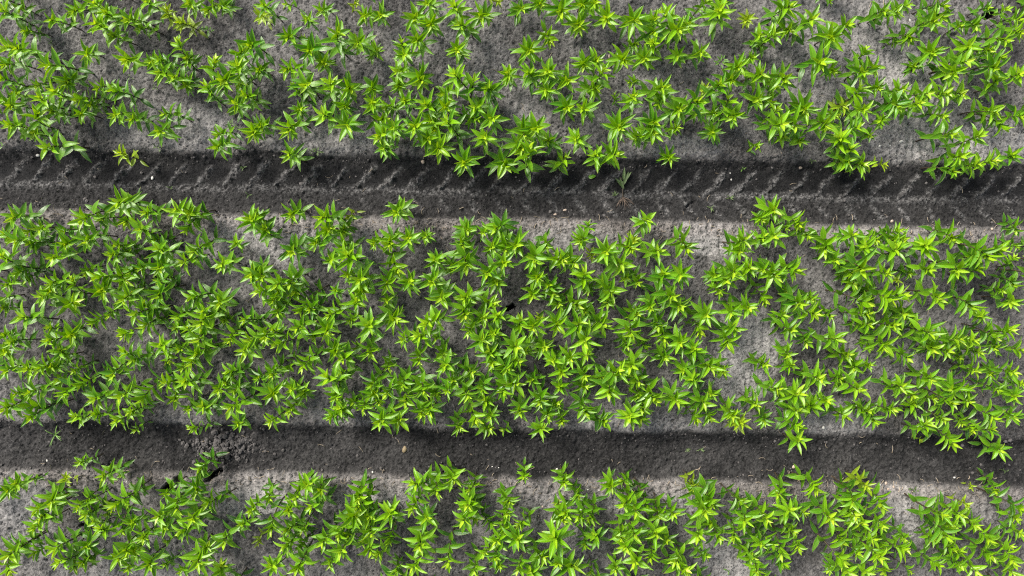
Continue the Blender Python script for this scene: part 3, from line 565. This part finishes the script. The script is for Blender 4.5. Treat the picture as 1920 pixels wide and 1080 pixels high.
made = {}
def plant_object(p):
    key = (p['var'], p['yel'])
    root = bpy.data.objects.new('lily_plant', None)
    COL.objects.link(root)
    root.empty_display_size = .05
    root.matrix_world = p['M']
    for part in PART_ORDER:
        if part in made.get(key, {}): o = made[key][part].copy()
        else: o = bpy.data.objects.new(part, part_mesh(p['var'], part, p['yel']))
        COL.objects.link(o); o.parent = root
        made.setdefault(key, {}).setdefault(part, o)
    tag(root, label(p), 'lily', 'young lily plants growing in the beds')
    return root
seen = set()
for p in solo:
    root = plant_object(p)
    if root['label'] in seen: root['label'] = label(p, 1)
    seen.add(root['label'])

# --- the rest of the stand, and the plants just outside the picture, in one mesh
extra = []
rj = random.Random(77)
for i in range(900):
    px, py = rj.uniform(-330, 2250), rj.uniform(-300, 1380)
    if -20 < px < 1940 and -20 < py < 1100: continue
    if px < -220 or px > 2140 or py < -180 or py > 1260:
        if rj.random() < .3: continue
    cxx = min(max(px, -700), 2620)
    if any(edge_y(k, 0, cxx) - 14 < py < edge_y(k, 1, cxx) + 16 for k in (0, 1)): continue
    if any((px - q['px']) ** 2 + (py - q['py']) ** 2 < 28 ** 2 for q in extra): continue
    R = rj.uniform(85, 125); var = rj.randrange(NVAR)
    extra.append(dict(px=px, py=py, R=R, yel=False, var=var, M=pose(px, py, R, rj, var)))
Vs, Fs, As, Ms = [], [], [], []; off = 0
ARR = [{k: b[k].arrays() for k in PART_ORDER} for b in BAGS]
for p in mass + extra:
    M = np.array(p['M'], dtype=np.float32)
    dt = rj.uniform(-.18, .18)
    for part in PART_ORDER:
        V, F, A = ARR[p['var']][part]
        A = A.copy(); A[:, 3] = np.clip(A[:, 3] + dt, 0, 1)
        Vs.append(V @ M[:3, :3].T + M[:3, 3]); Fs.append(F + off); As.append(A)
        Ms.append(np.full(len(F), 0 if part == 'stem' else 1)); off += len(V)
A = np.concatenate(As)
mme = np_mesh('lily_plants', np.concatenate(Vs), np.concatenate(Fs), {'age': A[:, 0], 'u': A[:, 1], 'v': A[:, 2], 'tint': A[:, 3]}, True, [STEM, LEAF], np.concatenate(Ms))
tag(link('lily_plants', mme), 'smaller crowded lily plants filling the beds between the larger ones', 'lilies', kind='stuff')
print('plants', len(plants), 'solo', len(solo), 'mass', len(mass), 'extra', len(extra))
# ------------------------------------------------------------------ small things on the soil
def ground_at(px, py, z0=0.0):
    """World point of the soil that the photo shows at a pixel."""
    x, y = at(px, py, z0)
    for _ in range(3):
        z = height(x, y); x, y = at(px, py, z)
    return Vector((x, y, height(x, y)))

def lump(seed, sx, sy, sz, rough=.22, cuts=2):
    import bmesh
    bm = bmesh.new(); bmesh.ops.create_icosphere(bm, subdivisions=cuts, radius=1.0)
    r = random.Random(seed); k = [Vector((r.gauss(0, 1), r.gauss(0, 1), r.gauss(0, 1))).normalized() for _ in range(9)]
    w = [r.uniform(-rough, rough) for _ in k]
    for v in bm.verts:
        f = 1 + sum(wi * max(0, v.co.dot(ki)) ** 3 for wi, ki in zip(w, k))
        v.co = Vector((v.co.x * f * sx, v.co.y * f * sy, v.co.z * f * sz))
    me = bpy.data.meshes.new('lump'); bm.to_mesh(me); bm.free()
    me.polygons.foreach_set('use_smooth', [True] * len(me.polygons))
    return me

PEBBLES = [  # photo pixel, half size in photo pixels, stuff, label
    (759, 842, 7, TAN, 'flat tan stone lying in the middle of the smooth wheel track'),
    (793, 304, 5.5, PINK, 'rounded beige pebble on the upper rim of the treaded track'),
    (89, 863, 3.6, WHITE, 'white elongated pebble near the lower rim of the smooth track, 5% across'),
    (699, 885, 3.2, WHITE, 'small white pebble on the lower rim of the smooth track, 36% across'),
    (1044, 880, 3.8, WHITE, 'pale pebble on the lower rim of the smooth track above a lily, 54% across'),
    (1102, 918, 2.8, WHITE, 'narrow white pebble on bare crust below the smooth track, 57% across'),
    (1123, 919, 2.0, WHITE, 'tiny white pebble on bare crust below the smooth track, 58% across'),
    (1661, 906, 5.0, PINK, 'biggest pinkish white stone of the stone cluster below the smooth track'),
    (1675, 913, 4.0, PINK, 'right stone of the stone cluster below the smooth track'),
    (1665, 917, 3.6, PINK, 'lower stone of the stone cluster below the smooth track'),
    (1650, 909, 2.6, WHITE, 'left small stone of the stone cluster below the smooth track'),
    (1789, 895, 2.8, WHITE, 'white pebble inside the smooth track, 93% across the picture'),
    (923, 875, 1.9, WHITE, 'left one of two white specks of stone in the smooth track'),
    (935, 877, 1.9, WHITE, 'right one of two white specks of stone in the smooth track'),
    (678, 50, 3.6, WHITE, 'cream pebble on bare crust of the upper bed, 35% across'),
    (1875, 213, 4.0, WHITE, 'white pebble between lilies of the upper bed, 98% across'),
    (1775, 90, 4.0, PINK, 'beige pebble beside a lily in the upper bed, 92% across'),
    (1672, 92, 3.0, WHITE, 'white pebble on pale crust left of the upper burrow hole'),
    (1706, 38, 4.4, WHITE, 'flat whitish stone on pale crust of the upper bed, 89% across'),
    (1690, 265, 5.0, WHITE, 'flat pale stone just above the treaded track, 88% across'),
    (1142, 106, 4.2, PINK, 'orange pebble on bare soil of the upper bed, 59% across'),
    (1221, 677, 3.0, WHITE, 'white pebble on bare soil of the middle bed, 64% across'),
    (1041, 402, 3.4, PINK, 'cream pebble on the lower rim of the treaded track, 54% across'),
    (1059, 394, 4.2, PINK, 'pinkish stone inside the lower edge of the treaded track, 55% across'),
    (1369, 325, 2.2, WHITE, 'upper one of two white specks between tread marks'),
    (1371, 337, 2.6, WHITE, 'lower one of two white specks between tread marks'),
    (1426, 493, 3.6, WHITE, 'cream pebble between lilies of the middle bed, 74% across'),
    (1649, 274, 3.2, WHITE, 'white pebble on pale crust above the treaded track, 86% across'),
    (1669, 273, 2.6, WHITE, 'smaller white pebble on pale crust above the treaded track, 87% across'),
    (1732, 691, 3.6, WHITE, 'cream pebble between lilies of the middle bed, 90% across'),
    (1463, 752, 2.4, WHITE, 'white speck of stone between lilies of the middle bed, 76% across'),
    (1544, 802, 5.0, WHITE, 'flat white stone on pale crust above the smooth track, 80% across'),
    (1662, 428, 4.0, PINK, 'beige stone on the lower rim of the treaded track, 87% across'),
    (1860, 429, 3.4, PINK, 'beige stone on the lower rim of the treaded track, 97% across'),
    (1500, 315, 4.5, PINK, 'pinkish flake of stone on the upper rim of the treaded track, 78% across'),
    (1488, 875, 5.0, PINK, 'brownish stone in the smooth track, 78% across'),
    (1672, 415, 4.5, PINK, 'brownish clod on the lower edge of the treaded track, 87% across'),
    (417, 932, 3.4, WHITE, 'pale pebble on bare crust of the lower bed, 22% across'),
    (237, 904, 2.2, WHITE, 'white speck of stone at the top of the lower bed, 12% across'),
    (1017, 950, 3.4, PINK, 'orange pebble on bare soil of the lower bed, 53% across'),
    (72, 292, 5.0, WHITE, 'grey white flake of stone on the upper rim of the treaded track, 4% across'),
    (286, 334, 4.5, WHITE, 'grey stone between tread marks, 15% across')]
for i, (px, py, s, m, lab) in enumerate(PEBBLES):
    h = s * PX * .70
    me = lump(500 + i, h * (1.0 + .35 * random.Random(i).random()), h * .82, h * .62)
    me.materials.append(m)
    o = link('pebble' if s < 5 else 'stone', me)
    o.location = ground_at(px, py) + Vector((0, 0, h * .12))
    o.rotation_euler = (0, 0, random.Random(i + 9).uniform(0, 3.1))
    tag(o, lab, 'stone', 'stones and pebbles lying on the soil')

# --- weeds
def weed(px, py, size, n, lab, mat=WEED, kind='round', stem_mat=None, h=.05):
    r = random.Random(int(px * 7 + py))
    g = ground_at(px, py)
    root = bpy.data.objects.new('weed' if kind != 'blade' else 'grass_weed', None); COL.objects.link(root)
    root.empty_display_size = .03; root.location = g
    S = Bag(); B = Bag()
    R = size * PX
    if kind == 'blade':
        for i in range(n):
            a = r.uniform(0, 6.28); e = math.radians(r.uniform(12, 55))
            out = Vector((math.cos(a) * math.cos(e), math.sin(a) * math.cos(e), math.sin(e)))
            up = Vector((-math.cos(a) * math.sin(e), -math.sin(a) * math.sin(e), math.cos(e)))
            B.add(*leaf(Vector((0, 0, .002)), out, up, R * r.uniform(.8, 1.2), .0065, math.radians(r.uniform(30, 70)), .5, .4, r.random(), 0, 8))
        S.tube([Vector((0, 0, -.02)), Vector((0, 0, .008))], [.003, .002])
    else:
        top = Vector((r.uniform(-.01, .01), r.uniform(-.01, .01), h))
        S.tube([Vector((0, 0, -.02)), Vector((0, 0, 0)), top * .5 + Vector((.002, .001, 0)), top], [.0022, .002, .0016, .001])
        a = r.uniform(0, 6.28)
        for i in range(n):
            q = i / max(1, n - 1); a += 2.4 + r.uniform(-.3, .3)
            e = math.radians(r.uniform(0, 25) + 30 * q)
            out = Vector((math.cos(a) * math.cos(e), math.sin(a) * math.cos(e), math.sin(e)))
            up = Vector((-math.cos(a) * math.sin(e), -math.sin(a) * math.sin(e), math.cos(e)))
            L = R * r.uniform(.7, 1.05) * (1 - .4 * q); st = top * (.3 + .7 * q)
            mid_ = st + out * L * .35
            S.tube([st, mid_], [.0010, .0008], 4)
            B.add(*leaf(mid_, out, up, L * .75, L * (.42 if kind == 'round' else .26), math.radians(20), .25, .4, r.random(), .2))
    link('stem', S.mesh('weed_stem', stem_mat or mat), root)
    link('leaves', B.mesh('weed_leaves', mat), root)
    tag(root, lab, 'weed', 'weeds between the lilies')
WEEDS = [
    (397, 62, 13, 9, 'dull green weed clump beside the curled yellow lily, 21% across', WEED),
    (385, 58, 8, 6, 'smaller dull weed left of the dull green clump, 20% across', WEED),
    (436, 236, 12, 9, 'low olive weed clump on pale crust above the treaded track, 23% across', DULL),
    (448, 243, 9, 7, 'small olive weed beside the low olive clump, 23% across', DULL),
    (241, 174, 10, 7, 'faint small weed between lilies of the upper bed, 13% across', DULL),
    (248, 147, 8, 5, 'yellowish seedling between lilies of the upper bed, 13% across', DULL),
    (295, 166, 9, 6, 'small weed above the lone double lily, 15% across', DULL),
    (102, 86, 9, 6, 'yellowish seedling on bare soil in the upper bed, 5% across', DULL),
    (10, 274, 8, 6, 'small weed at the left edge above the treaded track', WEED),
    (302, 277, 10, 6, 'grey green weed on the upper rim of the treaded track, 16% across', DULL),
    (597, 286, 12, 8, 'upright olive weed on the upper rim of the treaded track, 31% across', DULL),
    (585, 284, 6, 5, 'tiny weed left of the upright olive weed, 30% across', DULL),
    (775, 274, 6, 5, 'tiny yellow weed above the treaded track, 40% across', DULL),
    (1390, 318, 6, 5, 'tiny yellow green seedling among tread marks, 72% across', WEED),
    (1518, 303, 7, 5, 'tiny grey green seedling on the upper rim of the treaded track, 79% across', DULL),
    (1408, 732, 10, 6, 'small green weed on pale bare crust of the middle bed, 73% across', WEED),
    (172, 684, 6, 5, 'tiny weed between lilies of the middle bed, 9% across', WEED),
    (348, 1027, 11, 7, 'small dark green weed between lilies of the lower bed, 18% across', WEED),
    (329, 1046, 11, 7, 'small weed between lilies near the bottom edge, 17% across', DULL),
    (1364, 920, 10, 3, 'dark round leaved weed below the smooth track, 71% across', WEED),
    (1361, 1067, 8, 4, 'dark small weed on pale crust at the bottom edge, 71% across', WEED),
    (1708, 917, 9, 7, 'olive weed on the lower rim of the smooth track, 89% across', DULL),
    (1875, 880, 7, 5, 'faint olive weed in the smooth track near the right edge', DULL),
    (1405, 178, 8, 6, 'olive weed below the red stemmed pale weed, 73% across', WEED),
    (1320, 62, 5, 4, 'faint tiny weed on bare soil of the upper bed, 69% across', DULL),
    (1830, 196, 7, 5, 'tiny green weed on crust of the upper bed, 95% across', WEED),
    (812, 428, 6, 5, 'tiny yellow weed below the treaded track, 42% across', DULL),
    (325, 454, 9, 7, 'dull weed right of the lily clump, 20% across and 42% down', DULL),
    (1875, 46, 6, 5, 'tiny pale weed right of the burrow hole in the top corner', WEED)]
for (px, py, s, n, lab, m) in WEEDS: weed(px, py, s, n, lab, m)
weed(1346, 122, 18, 12, 'pale weed with a dark red stem standing in the upper bed', WEED, 'narrow', STEM, .13)
weed(103, 815, 21, 8, 'tuft of bright green grass blades on the upper rim of the smooth track', WEED, 'blade')
for (px, py, lab) in ((320, 352, 'small yellowish grass tuft in the treaded track, 17% across'), (467, 366, 'small yellowish grass tuft in the treaded track, 24% across'),
                      (1153, 367, 'small grass tuft left of the uprooted lily'), (1332, 390, 'thin grass tuft right of the dark footprint in the treaded track'),
                      (1368, 371, 'thin yellow grass tuft in the treaded track, 71% across'), (1288, 841, 'thin grass tuft in the smooth track, 67% across'),
                      (1313, 842, 'thin grass tuft in the smooth track, 68% across'), (457, 314, 'single green grass tuft among tread marks, 24% across')):
    weed(px, py, 9, 5, lab, DULL, 'blade')

# --- a fallen lily leaf, an uprooted lily with bare roots, a stray root
B = Bag(); B.add(*leaf(Vector((-.02, 0, 0)), Vector((1, .1, .12)).normalized(), Vector((-.12, 0, 1)).normalized(), .044, .026, .45, .3, .3, .5))
o = link('fallen_leaf', B.mesh('fallen_leaf', LEAF)); o.location = ground_at(1110, 332) + Vector((0, 0, .004)); o.rotation_euler = (0, 0, .1)
tag(o, 'single green lily leaf fallen flat on the tread marks', 'leaf')
root = bpy.data.objects.new('uprooted_lily', None); COL.objects.link(root); root.location = ground_at(1168, 352); root.empty_display_size = .05
S = Bag(); B = Bag(); Rt = Bag(); r = random.Random(4)
S.tube([Vector((0, -.055, .006)), Vector((-.004, -.02, .012)), Vector((.002, .02, .012)), Vector((.004, .05, .01))], [.004, .004, .0035, .002])
for (y, a, L) in ((-.01, 1.9, .07), (.0, 2.3, .075), (.015, 1.2, .08), (.03, .9, .075), (.045, 1.5, .07), (.02, 2.6, .05)):
    out = Vector((math.cos(a), math.sin(a), .15)).normalized(); up = Vector((0, 0, 1)) - out * out.z
    B.add(*leaf(Vector((0, y, .013)), out, up.normalized(), L, .020, .35, .4, .1, r.random(), r.uniform(-.6, .6)))
for i in range(16):
    a = -math.pi / 2 + r.uniform(-1.1, 1.1); L = r.uniform(.03, .08)
    p0 = Vector((0, -.055, .006)); p2 = p0 + Vector((math.cos(a) * L, math.sin(a) * L, r.uniform(-.002, .006)))
    Rt.tube([p0, (p0 + p2) / 2 + Vector((r.uniform(-.01, .01), r.uniform(-.01, .01), .008)), p2], [.0016, .0012, .0007], 4)
link('stem', S.mesh('uprooted_stem', STEM), root); link('leaves', B.mesh('uprooted_leaves', DULL), root); link('roots', Rt.mesh('uprooted_roots', ROOT), root)
tag(root, 'wilted uprooted lily lying in the treaded track with its brown roots bare', 'lily')
B = Bag(); B.tube([Vector((-.05, -.008, .004)), Vector((-.02, .006, .008)), Vector((.015, .010, .007)), Vector((.05, -.004, .004))], [.0012, .0016, .0015, .0009], 5)
o = link('stray_root', B.mesh('stray_root', STRAW)); o.location = ground_at(768, 380)
tag(o, 'thin pale root curving over the treaded track beside the lone lily', 'root')

# --- uncounted crumbs, clods and straw
def scatter(name, lab, cat, n, where_fn, size_fn, mat, seed, shape='crumb'):
    r = random.Random(seed); Vs = []; Fs = []; off = 0
    base = []
    import bmesh
    for k in range(6):
        me = lump(900 + k, 1, 1, .75, .35, 1)
        V = np.array([v.co[:] for v in me.vertices], dtype=np.float32); F = np.array([p.vertices[:] for p in me.polygons], dtype=np.int32)
        base.append((V, F)); bpy.data.meshes.remove(me)
    pts = [where_fn(r) for _ in range(n)]
    P = np.array(pts, dtype=np.float64); X = (P[:, 0] - 960) * PX; Y = (540 - P[:, 1]) * PX
    Z = field(X, Y)[0]
    for i in range(n):
        s = size_fn(r)
        a = r.uniform(0, 6.28); ca, sa = math.cos(a), math.sin(a)
        if shape == 'crumb':
            V, F = base[r.randrange(6)]
            W = V * np.array([s * r.uniform(.8, 1.3), s, s], dtype=np.float32)
            up = s * .35
        else:
            L = s; w = r.uniform(.0009, .0018); b = r.uniform(-.25, .25) * L
            ring = np.array([[0, -w, 0], [0, w, 0], [0, 0, w * 1.6]], dtype=np.float32)
            W = np.concatenate([ring + np.array([t * L, b * (1 - (2 * t) ** 2), .003 * (1 - abs(2 * t))], dtype=np.float32) for t in (-.5, -.25, 0, .25, .5)])
            F = np.array([(j * 3 + q, j * 3 + (q + 1) % 3, j * 3 + 3 + (q + 1) % 3, j * 3 + 3 + q) for j in range(4) for q in range(3)], dtype=np.int32)
            up = .002
        R_ = np.array([[ca, -sa, 0], [sa, ca, 0], [0, 0, 1]], dtype=np.float32)
        Vs.append(W @ R_.T + np.array([X[i], Y[i], Z[i] + up], dtype=np.float32)); Fs.append(F + off); off += len(W)
    me = np_mesh(name, np.concatenate(Vs), np.concatenate(Fs), None, False, [mat])
    return tag(link(name, me), lab, cat, kind='stuff')

def rim_spot(r):
    x = r.uniform(-60, 1980); k = r.choice((0, 0, 1, 1)); e = r.choice((0, 1))
    return x, edge_y(k, e, x) + r.gauss(-4 if e == 0 else 6, 13)
def any_spot(r): return r.uniform(-60, 1980), r.uniform(-40, 1120)
def crumb_spot(r): return rim_spot(r) if r.random() < .45 else any_spot(r)
scatter('soil_crumbs', 'loose dark soil crumbs strewn over the beds and track rims', 'soil crumbs', 5200, crumb_spot,
        lambda r: min(.012, .0022 + r.expovariate(1 / .0018)), CRUMB, 21)
def heap_spot(r): return r.gauss(420, 30), r.gauss(837, 16)
scatter('soil_clods', 'heap of dug-up dark soil clods spilling into the smooth track', 'soil clods', 330, heap_spot,
        lambda r: min(.017, .004 + r.expovariate(1 / .004)), CRUMB, 22)
def straw_spot(r):
    if r.random() < .6:
        x = r.uniform(-60, 1980); k = r.choice((0, 1)); return x, edge_y(k, 1, x) + r.gauss(10, 14)
    return any_spot(r)
scatter('plant_debris', 'thin dry straw and root fibres strewn over the soil', 'plant debris', 900, straw_spot,
        lambda r: r.uniform(.012, .045), STRAW, 23, 'straw')
